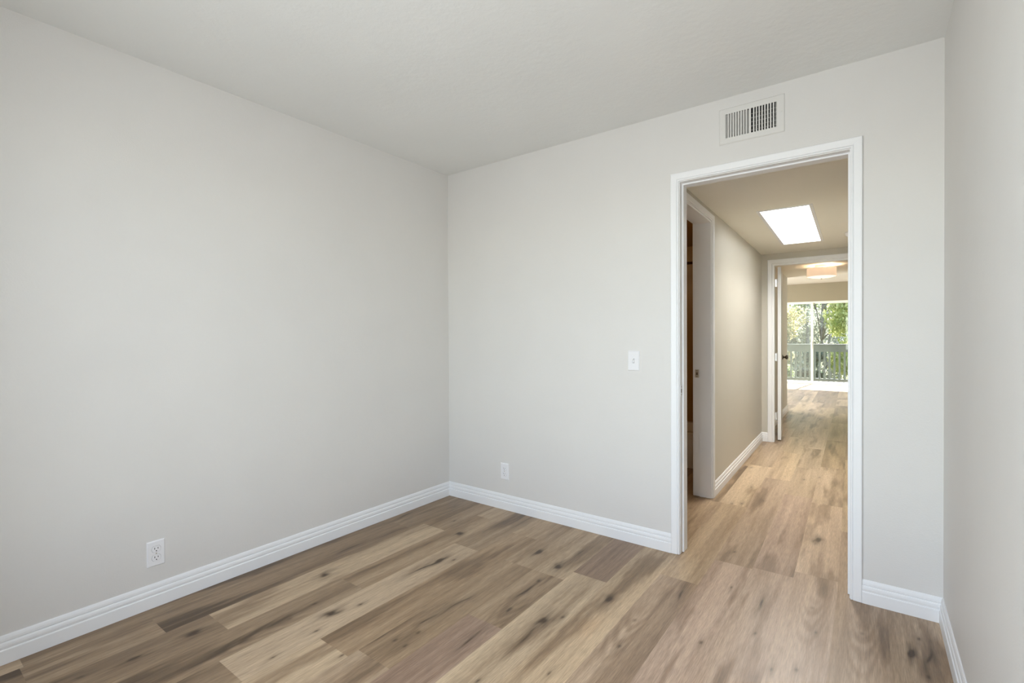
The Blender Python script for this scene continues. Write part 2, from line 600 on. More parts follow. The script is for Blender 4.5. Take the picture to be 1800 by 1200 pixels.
    n.inputs['Scale'].default_value = 1.0
    n.inputs['Detail'].default_value = 4
    n.inputs['Roughness'].default_value = 0.65
    nt.links.new(mp.outputs[0], n.inputs['Vector'])
    mr = nt.nodes.new('ShaderNodeMapRange')
    mr.inputs['From Min'].default_value = 0.3
    mr.inputs['From Max'].default_value = 0.7
    mr.inputs['To Min'].default_value = 0.72
    mr.inputs['To Max'].default_value = 1.22
    nt.links.new(n.outputs['Fac'], mr.inputs['Value'])
    mx = nt.nodes.new('ShaderNodeMix')
    mx.data_type = 'RGBA'
    mx.blend_type = 'MULTIPLY'
    mx.inputs[0].default_value = 1.0
    nt.links.new(vc.outputs['Color'], mx.inputs[6])
    nt.links.new(mr.outputs[0], mx.inputs[7])
    nt.links.new(mx.outputs[2], p.inputs['Base Color'])
    p.inputs['Roughness'].default_value = 0.36
    p.inputs['Specular IOR Level'].default_value = 0.42
    b = nt.nodes.new('ShaderNodeBump')
    b.inputs['Strength'].default_value = 0.12
    b.inputs['Distance'].default_value = 0.002
    nt.links.new(n.outputs['Fac'], b.inputs['Height'])
    nt.links.new(b.outputs[0], p.inputs['Normal'])
    me.materials.append(m)
    o = bpy.data.objects.new('floor', me)
    COL.objects.link(o)
    tag(o, 'knotty brown vinyl plank floor running through bedroom, hall and living room', 'floor', kind='structure')
    sub = MB()
    sub.box((-0.1, YR - .1, -.2), (W + .1, 0.0, -.006))
    sub.box((LX0 - .4, 0.0, -.2), (LX1 + .3, YF + .1, -.006))
    struct(sub, 'floor_slab', 'stucco', 'concrete slab beneath the plank floor', 'floor slab')


build_floor()

# ------------------------------------------------------------------ room shell
JL, JR, JH = 1.753, 2.520, 2.052         # bedroom doorway, between its jambs
VX0, VX1, VZ0, VZ1 = 1.975, 2.245, 2.222, 2.362   # duct opening behind the air register

struct(MB().box((-.1, YR - .1, 0), (0, 0.0, ZC + .06)), 'wall_left', 'wall_paint', 'long plain greige wall with one outlet near the floor', 'wall')
struct(MB().box((W, YR - .1, 0), (W + .1, 0.0, ZC + .06)), 'wall_right', 'wall_paint', 'shaded greige wall at the picture edge beside the doorway wall', 'wall')

mb = MB()
jt = 0.018                                # jamb board thickness
mb.box((-.1, 0, 0), (JL - jt, WT, VZ0))
mb.box((JR + jt, 0, 0), (W + .1, WT, VZ0))
mb.box((JL - jt, 0, JH + jt), (JR + jt, WT, VZ0))
mb.box((-.1, 0, VZ0), (VX0, WT, VZ1))
mb.box((VX1, 0, VZ0), (W + .1, WT, VZ1))
mb.box((-.1, 0, VZ1), (W + .1, WT, ZC + .06))
struct(mb, 'wall_back', 'wall_paint', 'greige wall with the cased doorway, light switch and air register', 'wall')

WX0, WX1, WZ0, WZ1 = 1.05, 2.60, 0.48, 2.22   # bedroom window behind the camera
mb = MB()
mb.box((-.1, YR - .1, 0), (WX0, YR, ZC + .06))
mb.box((WX1, YR - .1, 0), (W + .1, YR, ZC + .06))
mb.box((WX0, YR - .1, 0), (WX1, YR, WZ0))
mb.box((WX0, YR - .1, WZ1), (WX1, YR, ZC + .06))
struct(mb, 'wall_rear', 'wall_paint', 'greige wall with the bedroom window behind the viewer', 'wall')
win = empty('window_3', (0, 0, 0), 'white framed bedroom window behind the viewer', 'window', kind='structure')
mb = MB()
for lo, hi in (((WX0, YR - .07, WZ0), (WX0 + .04, YR - .03, WZ1)), ((WX1 - .04, YR - .07, WZ0), (WX1, YR - .03, WZ1)),
               ((WX0 + .04, YR - .07, WZ0), (WX1 - .04, YR - .03, WZ0 + .04)), ((WX0 + .04, YR - .07, WZ1 - .04), (WX1 - .04, YR - .03, WZ1)),
               ((1.805, YR - .07, WZ0 + .04), (1.845, YR - .03, WZ1 - .04))):
    mb.box(lo, hi)
part(mb, 'window_frame', 'trim_white', win)
part(MB().box((WX0 + .04, YR - .053, WZ0 + .04), (1.805, YR - .047, WZ1 - .04)), 'pane', 'glass_clear', win)
part(MB().box((1.845, YR - .053, WZ0 + .04), (WX1 - .04, YR - .047, WZ1 - .04)), 'pane', 'glass_clear', win)

struct(MB().box((0, YR, ZC), (W, 0, ZC + .06)), 'ceiling', 'ceiling_paint', 'hand-textured off-white ceiling of the empty bedroom', 'ceiling')

# hall: left wall with the bathroom doorway
BY0, BY1, BH = 0.28, 1.067, 2.052
HT = 0.125
mb = MB()
mb.box((HL - HT, WT, 0), (HL, BY0 - jt, ZH), fn=H)
mb.box((HL - HT, BY1 + jt, 0), (HL, YE, ZH), fn=H)
mb.box((HL - HT, BY0 - jt, BH + jt), (HL, BY1 + jt, ZH), fn=H)
struct(mb, 'wall_hall_left', 'hall_paint', 'cream hall wall lit by the skylight, beyond the bathroom doorway', 'wall')
struct(MB().box((HR, WT, 0), (HR + .1, YE, ZH), fn=H), 'wall_hall_right', 'hall_paint', 'cream hall wall hidden behind the doorway jamb', 'wall')

EL, ER, EH = 1.797, 2.555, 2.008           # doorway at the end of the hall
mb = MB()
mb.box((HL - HT, YE, 0), (EL - jt, YE2, ZH), fn=H)
mb.box((ER + jt, YE, 0), (HR + .4, YE2, ZH), fn=H)
mb.box((EL - jt, YE, EH + jt), (ER + jt, YE2, ZH), fn=H)
struct(mb, 'wall_hall_end', 'hall_paint', 'narrow cream wall around the doorway at the end of the hall', 'wall')

# hall ceiling with the skylight opening; entry ceiling past the end doorway
SX0, SX1, SY0, SY1 = 1.955, 2.281, 1.335, 2.908
mb = MB()
mb.box((HL - HT, WT, ZH), (SX0, YE2, ZH + .12), fn=H)
mb.box((SX1, WT, ZH), (HR + .4, YE2, ZH + .12), fn=H)
mb.box((SX0, WT, ZH), (SX1, SY0, ZH + .12), fn=H)
mb.box((SX0, SY1, ZH), (SX1, YE2, ZH + .12), fn=H)
struct(mb, 'ceiling_hall', 'hall_ceiling_paint', 'low cream hall ceiling around the skylight', 'ceiling')
mb = MB()
mb.box((HL - HT, YE2, ZH), (HR + .4, YV, ZL + .1), fn=H)
struct(mb, 'ceiling_entry', 'hall_ceiling_paint', 'low shaded ceiling over the entry, with the drum lamp', 'ceiling')
struct(MB().box((HL - HT, YE2, 0), (HL, YV, ZH), fn=H), 'wall_entry_left', 'hall_paint', 'short taupe wall behind the open white door', 'wall')
struct(MB().box((HR + .3, YE2, 0), (HR + .4, YV, ZH), fn=H), 'wall_entry_right', 'hall_paint', 'entry wall hidden behind the doorway jamb', 'wall')

# living room
GX0, GX1, GZ = 0.50, 2.90, 2.062            # sliding door opening
mb = MB()
mb.box((LX0 - .1, YF, 0), (GX0, YF + .1, ZL + .1), fn=H)
mb.box((GX1, YF, 0), (LX1 + .1, YF + .1, ZL + .1), fn=H)
mb.box((GX0, YF, GZ), (GX1, YF + .1, ZL + .1), fn=H)
struct(mb, 'wall_living_far', 'living_paint', 'tan wall above the sliding glass door', 'wall')
mb = MB()
mb.box((LX0 - .1, YV - .1, 0), (HL - HT, YV, ZL + .1), fn=H)
mb.box((HR + .4, YV - .1, 0), (LX1 + .1, YV, ZL + .1), fn=H)
struct(mb, 'wall_living_near', 'hall_paint', 'living room wall hidden behind the entry wall', 'wall')
mb = MB()
mb.box((LX0 - .1, YV, 0), (LX0, 6.55, ZL + .1), fn=H)
mb.box((LX0 - .1, 9.25, 0), (LX0, YF, ZL + .1), fn=H)
mb.box((LX0 - .1, 6.55, 0), (LX0, 9.25, .38), fn=H)
mb.box((LX0 - .1, 6.55, 2.32), (LX0, 9.25, ZL + .1), fn=H)
struct(mb, 'wall_living_left', 'hall_paint', 'living room side wall with the added window, hidden behind the entry wall', 'wall')
struct(MB().box((LX1, YV, 0), (LX1 + .1, YF, ZL + .1), fn=H), 'wall_living_right', 'hall_paint', 'living room side wall hidden behind the doorway jamb', 'wall')
struct(MB().box((LX0 - .1, YV, ZL), (LX1 + .1, YF + .1, ZL + .1), fn=H), 'ceiling_living', 'living_ceiling_paint', 'bright white living room ceiling before the sliding door', 'ceiling')

w4 = empty('added_window', (0, 0, 0), 'unseen side window added to brighten the living room', 'window', kind='structure')  # window added out of view so the extra daylight can enter
m = MB()
for lo, hi in (((LX0 - .07, 6.55, .38), (LX0 - .03, 6.59, 2.32)), ((LX0 - .07, 9.21, .38), (LX0 - .03, 9.25, 2.32)), ((LX0 - .07, 6.59, .38), (LX0 - .03, 9.21, .42)),
               ((LX0 - .07, 6.59, 2.28), (LX0 - .03, 9.21, 2.32)), ((LX0 - .07, 7.88, .42), (LX0 - .03, 7.92, 2.28))):
    m.box(lo, hi, fn=H)
part(m, 'window_frame', 'trim_white', w4)
part(MB().box((LX0 - .053, 6.59, .42), (LX0 - .047, 7.88, 2.28), fn=H), 'pane', 'glass_clear', w4)
part(MB().box((LX0 - .053, 7.92, .42), (LX0 - .047, 9.21, 2.28), fn=H), 'pane', 'glass_clear', w4)

# bathroom shell
BX0, BY_B = 0.02, 2.45
struct(MB().box((BX0, BY_B, 0), (HL - HT, BY_B + .1, ZH + .06), fn=H), 'wall_bathroom_far', 'bath_paint', 'dim brown bathroom wall above the tub', 'wall')
struct(MB().box((BX0 - .1, WT, 0), (BX0, BY_B + .1, ZH + .06), fn=H), 'wall_bathroom_side', 'bath_paint', 'dim brown bathroom wall out of sight', 'wall')
struct(MB().box((BX0 - .1, WT, ZH), (HL - HT, BY_B + .1, ZH + .06), fn=H), 'ceiling_bathroom', 'bath_paint', 'dim bathroom ceiling', 'ceiling')
mb = MB()
mb.box((HL - HT - .012, BY1 + jt + .06, 0), (HL - HT, BY_B, ZH), fn=H)
struct(mb, 'wall_bathroom_near', 'bath_paint', 'bathroom lining on the back of the hall wall', 'wall')

# ------------------------------------------------------------------ trim: baseboards, casings, jambs
BASE = [(0, 0), (.014, 0), (.014, .0505), (.0128, .0530), (.0090, .0545), (.0102, .0575), (.0118, .0650), (.0108, .0735), (.0085, .0782),
        (.0055, .0797), (.0078, .0835), (.0074, .0920), (.0048, .1010), (.0028, .1045), (0, .1045)]


def baseboard(name, A, B, n, ma, mb_, label, fn=None):
    """A, B ends on the wall line; n points into the room; ma, mb_: 1 mitred at an inside corner, -1 at an outside one, 0 square"""
    A, B, n = Vector((*A, 0)), Vector((*B, 0)), Vector((*n, 0))
    t = (B - A).normalized()
    R = []
    for E, k, sg in ((A, ma, 1), (B, mb_, -1)):
        ring = []
        for d, z in BASE:
            p = E + n * d + t * (d * k * sg)
            ring.append(fn(p.x, p.y, z + .0005) if fn else Vector((p.x, p.y, z + .0005)))
        R.append(ring)
    m = MB().stations(R)
    struct(m, name, 'trim_white', label, 'baseboard')


CW, RV = 0.044, 0.003
baseboard('baseboard_left', (0, YR), (0, 0), (1, 0), 1, 1, 'white moulded baseboard along the long plain wall')
baseboard('baseboard_back', (0, 0), (JL - RV - CW, 0), (0, -1), 1, 0, 'white moulded baseboard between the room corner and the doorway')
baseboard('baseboard_back_right', (JR + RV + CW, 0), (W, 0), (0, -1), 0, 1, 'short white baseboard between the doorway and the shaded wall')
baseboard('baseboard_right', (W, YR), (W, 0), (-1, 0), 1, 1, 'white moulded baseboard at the foot of the shaded wall')
baseboard('baseboard_hall_left', (HL, BY1 + RV + CW), (HL, YE), (1, 0), 0, 1, 'white baseboard in the hall under the skylit wall', fn=H)
baseboard('baseboard_hall_end', (HL, YE), (EL - RV - .056, YE), (0, -1), 1, 0, 'very short white baseboard at the end of the hall', fn=H)
baseboard('baseboard_hall_right', (HR, WT), (HR, YE), (-1, 0), 0, 0, 'white baseboard on the hidden hall wall', fn=H)
baseboard('baseboard_entry', (HL, YE2), (HL, YV), (1, 0), 0, -1, 'bluish white baseboard beyond the open door', fn=H)
baseboard('baseboard_living', (HL, YV), (LX0, YV), (0, 1), -1, 0, 'white baseboard around the corner of the entry wall', fn=H)

CAS = [(0, 0), (0, .0075), (.0025, .0100), (.0085, .0100), (.0105, .0068), (.0125, .0115), (.0160, .0128), (.0430, .0160), (.0480, .0158),
       (.0510, .0125), (.0510, 0)]


def doorway(name, label, to3, a0, a1, zt, depth, rebate, stop_first, strike=None, casings=(0, 1), cw=CW):
    """to3(a, d, z): a along the wall, d into the wall from the near face, z up. Parts: casings, jamb, door_stop, strike_plate"""
    o = empty(name, (0, 0, 0), label, 'door frame', kind='structure')
    for side in casings:
        R = []
        rv = RV
        path = [(a0 - rv, -1, .002), (a0 - rv, -1, zt + rv), (a1 + rv, 1, zt + rv), (a1 + rv, 1, .002)]
        for i, (a, sg, z) in enumerate(path):
            ring = []
            for w, d in CAS:
                w = w * cw / .051
                zz = z + (w if i in (1, 2) else 0)
                ring.append(to3(a + sg * w, (-d if side == 0 else depth + d), zz))
            R.append(ring)
        part(MB().stations(R), 'casing', 'trim_white', o)
    m = MB()
    t = jt
    m.box((a0 - t, 0, .002), (a0, depth, zt + t), fn=to3)
    m.box((a1, 0, .002), (a1 + t, depth, zt + t), fn=to3)
    m.box((a0, 0, zt), (a1, depth, zt + t), fn=to3)
    part(m, 'jamb', 'trim_white', o)
    s0, s1 = (rebate, depth) if stop_first == 0 else (0, depth - rebate)
    th = 0.008
    m = MB()
    m.box((a0, s0, .002), (a0 + th, s1, zt - th), fn=to3)
    m.box((a1 - th, s0, .002), (a1, s1, zt - th), fn=to3)
    m.box((a0, s0, zt - th), (a1, s1, zt), fn=to3)
    part(m, 'door_stop', 'trim_white', o)
    if strike:
        a, sg, d, z, mname = strike
        m = MB()
        m.bevel_box((min(a, a + sg * .002), d - .014, z - .030), (max(a, a + sg * .002), d + .014, z + .030), .0006, 0, fn=to3)
        hx = a + sg * .0021
        m.box((min(hx, hx + sg * .0003), d - .007, z - .011), (max(hx, hx + sg * .0003), d + .006, z + .009), 1, fn=to3)
        for zz in (z - .022, z + .021):
            m.box((min(hx, hx + sg * .0005), d - .003, zz - .003), (max(hx, hx + sg * .0005), d + .003, zz + .003), 1, fn=to3)
        part(m, 'strike_plate', [mname, 'dark_nickel'], o, 'worn metal strike plate')
    return o


doorway('trim_1', 'white cased doorway from the bedroom into the hall', lambda a, d, z: Vector((a, d, z)), JL, JR, JH, WT, .040, 0,
        strike=(JL, 1, .018, .905, 'trim_white'), casings=(0,))
# bathroom doorway: a runs along the hall wall, d from the hall face into the bathroom
doorway('trim_2', 'white cased bathroom doorway seen edge-on just inside the hall', lambda a, d, z: H(HL - d, a, z), BY0, BY1, BH, HT, .042, 1,
        strike=(BY1, -1, HT - .021, .925, 'nickel'))
doorway('trim_3', 'white cased doorway at the far end of the hall', lambda a, d, z: H(a, YE + d, z), EL, ER, EH, YE2 - YE, .040, 1, cw=.056)

# dark unfinished gaps where the bedroom and bathroom frames meet the planks
# (frames stand 2 mm above the floor, so the gap is real)

# ------------------------------------------------------------------ open door at the end of the hall
ang = 0.108
hinge = H(EL + .027, YE2 + .008, 0.012)
door = empty('door_1', hinge, 'white slab door standing open past the hall doorway, seen edge-on', 'door', kind='structure',
             rot=Matrix.Rotation(ang, 4, 'Z'))
LW, LTH, LHT = 0.735, 0.035, 1.985
m = MB().bevel_box((.002, 0, 0), (.002 + LTH, LW, LHT), .0015)
leaf = part(m, 'door_leaf', 'trim_white', door)
for z in (1.80, 0.95, 0.27):
    h = MB()
    h.box((-.0250, -.0035, z - .044), (.0030, -.0005, z + .044))
    h.box((.0005, -.002, z - .044), (.0032, .030, z + .044))
    h.lathe([(.0055, z - .046), (.0055, z + .046)], 12, M=Matrix.Translation((-.002, -.006, 0)))
    h.lathe([(0, z + .046), (.0055, z + .046), (.004, z + .050), (0, z + .051)], 12, M=Matrix.Translation((-.002, -.006, 0)))
    part(h, 'hinge', 'steel_hinge', door, 'satin steel butt hinge')
for sx in (1, -1):
    k = MB()
    x0 = .002 + LTH if sx > 0 else .002
    M = Matrix.Translation((x0, LW - .065, .925)) @ Matrix.Rotation(sx * PI / 2, 4, 'Y')
    k.lathe([(0, 0), (.030, 0), (.030, .005), (.026, .009), (.012, .011), (.011, .028), (.018, .034), (.026, .043), (.0275, .052), (.022, .060), (.010, .064), (0, .0645)], 24, M=M)
    part(k, 'door_knob', 'dark_nickel', door, 'dark metal door knob')
part(MB().box((.010, LW - .0005, .895), (.028, LW + .0015, .955)), 'latch_plate', 'nickel', door, 'metal latch plate')

# ------------------------------------------------------------------ sliding glass door
sl = empty('window_2', H(0, 0, 0), 'sliding glass door to the balcony with beige frame', 'sliding door', kind='structure')
m = MB()
fw = .045
m.box((GX0, YF + .005, 0), (GX0 + fw, YF + .095, GZ), fn=H)
m.box((GX1 - fw, YF + .005, 0), (GX1, YF + .095, GZ), fn=H)
m.box((GX0 + fw, YF + .005, GZ - .035), (GX1 - fw, YF + .095, GZ), fn=H)
m.box((GX0 + fw, YF + .005, 0), (GX1 - fw, YF + .095, .028), fn=H)
part(m, 'outer_frame', 'slider_frame', sl)
MX = 1.697


def sash(x0, x1, y0, y1, glass, st):
    m = MB()
    z0, z1 = .028, GZ - .035
    m.box((x0, y0, z0), (x0 + st, y1, z1), fn=H)
    m.box((x1 - st, y0, z0), (x1, y1, z1), fn=H)
    m.box((x0 + st, y0, z0), (x1 - st, y1, z0 + .03), fn=H)
    m.box((x0 + st, y0, z1 - .022), (x1 - st, y1, z1), fn=H)
    s = part(m, 'sash', 'slider_frame', sl)
    g = MB().box((x0 + st, (y0 + y1) / 2 - .003, z0 + .03), (x1 - st, (y0 + y1) / 2 + .003, z1 - .022), fn=H)
    part(g, 'pane', glass, s)
    return s


sash(GX0 + fw, MX + .026, YF + .012, YF + .042, 'glass_pale', .050)
sash(MX - .020, GX1 - fw, YF + .052, YF + .082, 'glass_clear', .046)
part(MB().bevel_box((MX - .012, YF - .012, .88), (MX + .012, YF + .012, 1.08), .004, fn=H), 'pull_handle', 'slider_frame', sl)

# ------------------------------------------------------------------ skylight
sk = empty('window_1', H(0, 0, 0), 'rectangular skylight glowing white in the hall ceiling', 'skylight', kind='structure')
m = MB()
lip, th = .017, .004
for lo, hi in (((SX0 - lip, SY0 - lip, ZH - th), (SX0 + .004, SY1 + lip, ZH)), ((SX1 - .004, SY0 - lip, ZH - th), (SX1 + lip, SY1 + lip, ZH)),
               ((SX0 + .004, SY0 - lip, ZH - th), (SX1 - .004, SY0 + .004, ZH)), ((SX0 + .004, SY1 - .004, ZH - th), (SX1 - .004, SY1 + lip, ZH))):
    m.box(lo, hi, fn=H)
part(m, 'ceiling_trim', 'trim_white', sk)
m = MB()
zt = 2.52
for lo, hi in (((SX0 + .001, SY0 + .001, ZH - .004), (SX0 + .005, SY1 - .001, zt)), ((SX1 - .005, SY0 + .001, ZH - .004), (SX1 - .001, SY1 - .001, zt)),
               ((SX0 + .005, SY0 + .001, ZH - .004), (SX1 - .005, SY0 + .005, zt)), ((SX0 + .005, SY1 - .005, ZH - .004), (SX1 - .005, SY1 - .001, zt))):
    m.box(lo, hi, fn=H)
part(m, 'shaft', 'trim_white', sk)
m = MB()
for k in range(10):
    x = SX0 + .10 + k * .0225
    m.lathe([(.0065, ZH + .075), (.0065, zt - .06)], 8, M=Matrix.Translation(H(x, SY1 - .006, 0)))
part(m, 'fluted_liner', 'trim_white', sk)
part(MB().box((SX0, SY0, zt - .012), (SX1, SY1, zt - .006), fn=H), 'pane', 'frosted_acrylic', sk)
# roof curb that keeps the daylight inside the shaft
m = MB()
for lo, hi in (((SX0 - .06, SY0 - .06, zt), (SX0 - .01, SY1 + .06, zt + .16)), ((SX1 + .01, SY0 - .06, zt), (SX1 + .06, SY1 + .06, zt + .16)),
               ((SX0 - .01, SY0 - .06, zt), (SX1 + .01, SY0 - .01, zt + .16)), ((SX0 - .01, SY1 + .01, zt), (SX1 + .01, SY1 + .06, zt + .16))):
    m.box(lo, hi, fn=H)
part(m, 'curb', 'trim_white', sk)


# ------------------------------------------------------------------ wall plates
def plate_mesh(w=.0699, h=.1143, d=.0055):
    """face at +Z of its own frame: x across, y up"""
    bm = bmesh.new()
    bmesh.ops.create_cube(bm, size=1)
    for v in bm.verts:
        top = v.co.z > 0
        s = .0035 if top else 0
        v.co = Vector((math.copysign(w / 2 - s, v.co.x), math.copysign(h / 2 - s, v.co.y), d if top else 0))
    es = [e for e in bm.edges if all(v.co.z > d / 2 for v in e.verts)]
    bmesh.ops.bevel(bm, geom=es, offset=.0012, segments=2, affect='EDGES')
    bm.verts.index_update()
    m = MB().add([tuple(v.co) for v in bm.verts], [[v.index for v in f.verts] for f in bm.faces])
    bm.free()
    return m


def outlet(loc, rot, label):
    o = empty('duplex_outlet', loc, label, 'outlet', 'white duplex outlets low on the walls', rot=rot)
    part(plate_mesh(), 'wall_plate', 'plate_white', o)
    for cy in (.0195, -.0195):
        m = MB()
        ring = []
        for k in range(40):
            a = 2 * PI * k / 40
            ring.append((.0172 * math.cos(a), cy + max(-.0135, min(.0135, .0172 * math.sin(a)))))
        n = len(ring)
        m.add([(x, y, .0050) for x, y in ring] + [(x, y, .0066) for x, y in ring] + [(x * .94, cy + (y - cy) * .94, .0072) for x, y in ring],
              [(i, (i + 1) % n, n + (i + 1) % n, n + i) for i in range(n)] + [(n + i, n + (i + 1) % n, 2 * n + (i + 1) % n, 2 * n + i) for i in range(n)]
              + [tuple(range(2 * n, 3 * n))])
        gp = [(x * 1.045, cy + (y - cy) * 1.045) for x, y in ring]  # flat grey ring drawn for the shade between plate and receptacle
        gm = MB().add([(x, y, .0054) for x, y in gp] + [(x, y, .00572) for x, y in gp],
                      [(i, (i + 1) % n, n + (i + 1) % n, n + i) for i in range(n)] + [tuple(range(n, 2 * n))])
        rc = part(m, 'receptacle', 'plate_white', o)
        part(gm, 'gap', 'shadow_ring_grey', rc, 'thin grey ring painted as the shadow around the receptacle')
        for sx, hh in ((-.0064, .0042), (.0064, .0034)):
            part(MB().box((sx - .0013, cy + .0035 - hh, .0069), (sx + .0013, cy + .0035 + hh, .00735)), 'slot', 'black', rc, 'black blade slot')
        g = [(.0024 * math.cos(2 * PI * k / 16), cy - .0078 + .0026 * math.sin(2 * PI * k / 16)) for k in range(16)]
        h = MB().add([(x, y, .0069) for x, y in g] + [(x, y, .00735) for x, y in g],
                     [(i, (i + 1) % 16, 16 + (i + 1) % 16, 16 + i) for i in range(16)] + [tuple(range(16, 32))])
        part(h, 'ground_hole', 'black', rc, 'black round ground hole')
    m = MB().lathe([(.0028, .0050), (.0028, .0062), (.0020, .0067), (0, .0068)], 16)
    m.box((-.0022, -.0004, .0066), (.0022, .0004, .0070), 1)
    part(m, 'screw', ['nickel', 'black'], o, 'small metal plate screw')
    return o


RX = Matrix(((0, 0, 1, 0), (1, 0, 0, 0), (0, 1, 0, 0), (0, 0, 0, 1)))       # plate facing +X
RY = Matrix(((1, 0, 0, 0), (0, 0, -1, 0), (0, 1, 0, 0), (0, 0, 0, 1)))      # plate facing -Y
outlet((0, -1.899, .239), RX, 'white duplex outlet on the long plain wall above its baseboard')
outlet((.536, 0, .266), RY, 'small white duplex outlet near the room corner, on the doorway wall')

o = empty('light_switch', (1.4865, 0, 1.0645), 'white toggle light switch beside the doorway casing', 'light switch', rot=RY)
part(plate_mesh(), 'wall_plate', 'plate_white', o)
m = MB()
m.bevel_box((-.0046, -.0110, .0050), (.0046, .0110, .0070), .0008, 0)
P = [(-.0040, .0005, .0060), (.0040, .0005, .0060), (.0040, .0095, .0060), (-.0040, .0095, .0060),
     (-.0034, .0080, .0185), (.0034, .0080, .0185), (.0034, .0130, .0165), (-.0034, .0130, .0165)]
m.add(P, [(0, 3, 2, 1), (4, 5, 6, 7), (0, 1, 5, 4), (1, 2, 6, 5), (2, 3, 7, 6), (3, 0, 4, 7)])
tg = part(m, 'toggle', 'plate_white', o)
part(MB().box((-.0056, -.0127, .0048), (.0056, .0127, .0058)), 'toggle_gap', 'black', tg, 'dark gap around the toggle')
for cy in (.0302, -.0302):
    m = MB().lathe([(.0028, .0050), (.0028, .0060), (.0020, .0064), (0, .0065)], 16, M=Matrix.Translation((0, cy, 0)))
    part(m, 'screw', 'plate_white', o)

# ------------------------------------------------------------------ air register above the doorway
RCX, RCZ, RW, RH = 2.1095, 2.2915, .301, .184
o = empty('air_register', (RCX, 0, RCZ), 'painted steel air register with slanted louvers above the doorway', 'vent', rot=RY)
x0, x1 = -RW / 2, RW / 2
y0, y1 = -RH / 2, RH / 2
sy0, sy1 = y0 + RH * .165, y1 - RH * .165
la, lb = x0 + RW * .105, x0 + RW * .472
ra, rb = x0 + RW * .505, x0 + RW * .885
ft = .0055
m = MB()
# face plate with a sloped rim
def rimbox(ax, bx, ay, by):
    m.box((ax, ay, .0012), (bx, by, ft))
rimbox(x0 + .004, la, y0 + .004, y1 - .004)
rimbox(rb, x1 - .004, y0 + .004, y1 - .004)
rimbox(la, rb, sy1, y1 - .004)
rimbox(la, rb, y0 + .004, sy0)
rimbox(lb, ra, sy0, sy1)
rim = [((x0, y0), (x0 + .004, y0 + .004)), ((x1, y0), (x1 - .004, y0 + .004)), ((x1, y1), (x1 - .004, y1 - .004)), ((x0, y1), (x0 + .004, y1 - .004))]
P = [(a[0], a[1], 0) for a, b in rim] + [(a[0], a[1], .0022) for a, b in rim] + [(b[0], b[1], ft) for a, b in rim]
m.add(P, [(i, (i + 1) % 4, 4 + (i + 1) % 4, 4 + i) for i in range(4)] + [(4 + i, 4 + (i + 1) % 4, 8 + (i + 1) % 4, 8 + i) for i in range(4)])
part(m, 'face_plate', 'register_paint', o)


def bank(a, b, lean):
    m = MB()
    n = 9
    p = (b - a) / n
    for k in range(n):
        c = a + p * (k + .5)
        # web between two slots, on the face
        if k < n - 1:
            e = a + p * (k + 1)
            m.box((e - p * .20, sy0, .0028), (e + p * .20, sy1, ft))
        # angled blade behind the face
        w = .0105
        ex = a + p * (k + 1) - p * .2 if lean < 0 else a + p * k + p * .2
        q = ex + lean * w
        t = .0009
        P = [(ex - t, sy0, ft - .001), (ex + t, sy0, ft - .001), (q + t, sy0, -.0135), (q - t, sy0, -.0135)]
        P += [(x, sy1, z) for x, _, z in P]
        m.add(P, [(0, 1, 2, 3), (7, 6, 5, 4), (0, 4, 5, 1), (1, 5, 6, 2), (2, 6, 7, 3), (3, 7, 4, 0)])
    return m


part(bank(la, lb, .62), 'louver_bank', 'register_paint', o)
part(bank(ra, rb, -.46), 'louver_bank', 'register_paint', o)
m = MB()
for k in range(1, 6):
    y = sy0 + (sy1 - sy0) * k / 6
    m.box((ra - .004, y - .0011, -.019), (rb + .004, y + .0011, -.0150))
part(m, 'rear_bars', 'register_paint', o)
m = MB()
dz, e = -.10, .004
bx0, bx1, by0, by1 = VX0 - RCX + e, VX1 - RCX - e, VZ0 - RCZ + e, VZ1 - RCZ - e
for lo, hi in (((bx0, by0, dz), (bx1, by1, dz + .003)), ((bx0, by0, dz), (bx0 + .002, by1, 0)), ((bx1 - .002, by0, dz), (bx1, by1, 0)),
               ((bx0, by0, dz), (bx1, by0 + .002, 0)), ((bx0, by1 - .002, dz), (bx1, by1, 0))):
    m.box(lo, hi)
part(m, 'duct_box', 'duct_dark', o, 'dark sheet metal duct')
for sx, yy in ((x0 + .012, -.008), (x1 - .014, .006)):
    m = MB().lathe([(.0030, ft - .0005), (.0030, ft + .0008), (.0018, ft + .0014), (0, ft + .0015)], 14, M=Matrix.Translation((sx, yy, 0)))
    part(m, 'screw', 'register_paint', o)

# ------------------------------------------------------------------ hall: smoke detector
c = H(2.535, 2.64, ZH)
o = empty('smoke_detector', c, 'white round smoke detector on the hall ceiling, mostly hidden by the door jamb', 'smoke detector')
part(MB().lathe([(0, -.0001), (.062, -.0001), (.062, -.010), (.060, -.012)], 40), 'base_ring', 'plate_white', o)
part(MB().lathe([(.060, -.011), (.058, -.024), (.050, -.033), (.030, -.037), (0, -.038)], 40), 'cover', 'plate_white', o)

# ------------------------------------------------------------------ bathroom: tub and curtain rod
TY0 = 1.822
tx0, tx1 = BX0 + .003, HL - HT - .015
t = empty('bathtub', H((tx0 + tx1) / 2, (TY0 + BY_B) / 2, 0), 'white alcove bathtub glimpsed through the bathroom doorway', 'bathtub')
tc = t.matrix_world.translation.copy()


def L(x, y, z):
    return H(x, y, z) - tc


m = MB()
ty1 = BY_B - .003
zt = .325
outer = [(tx0, TY0), (tx1, TY0), (tx1, ty1), (tx0, ty1)]


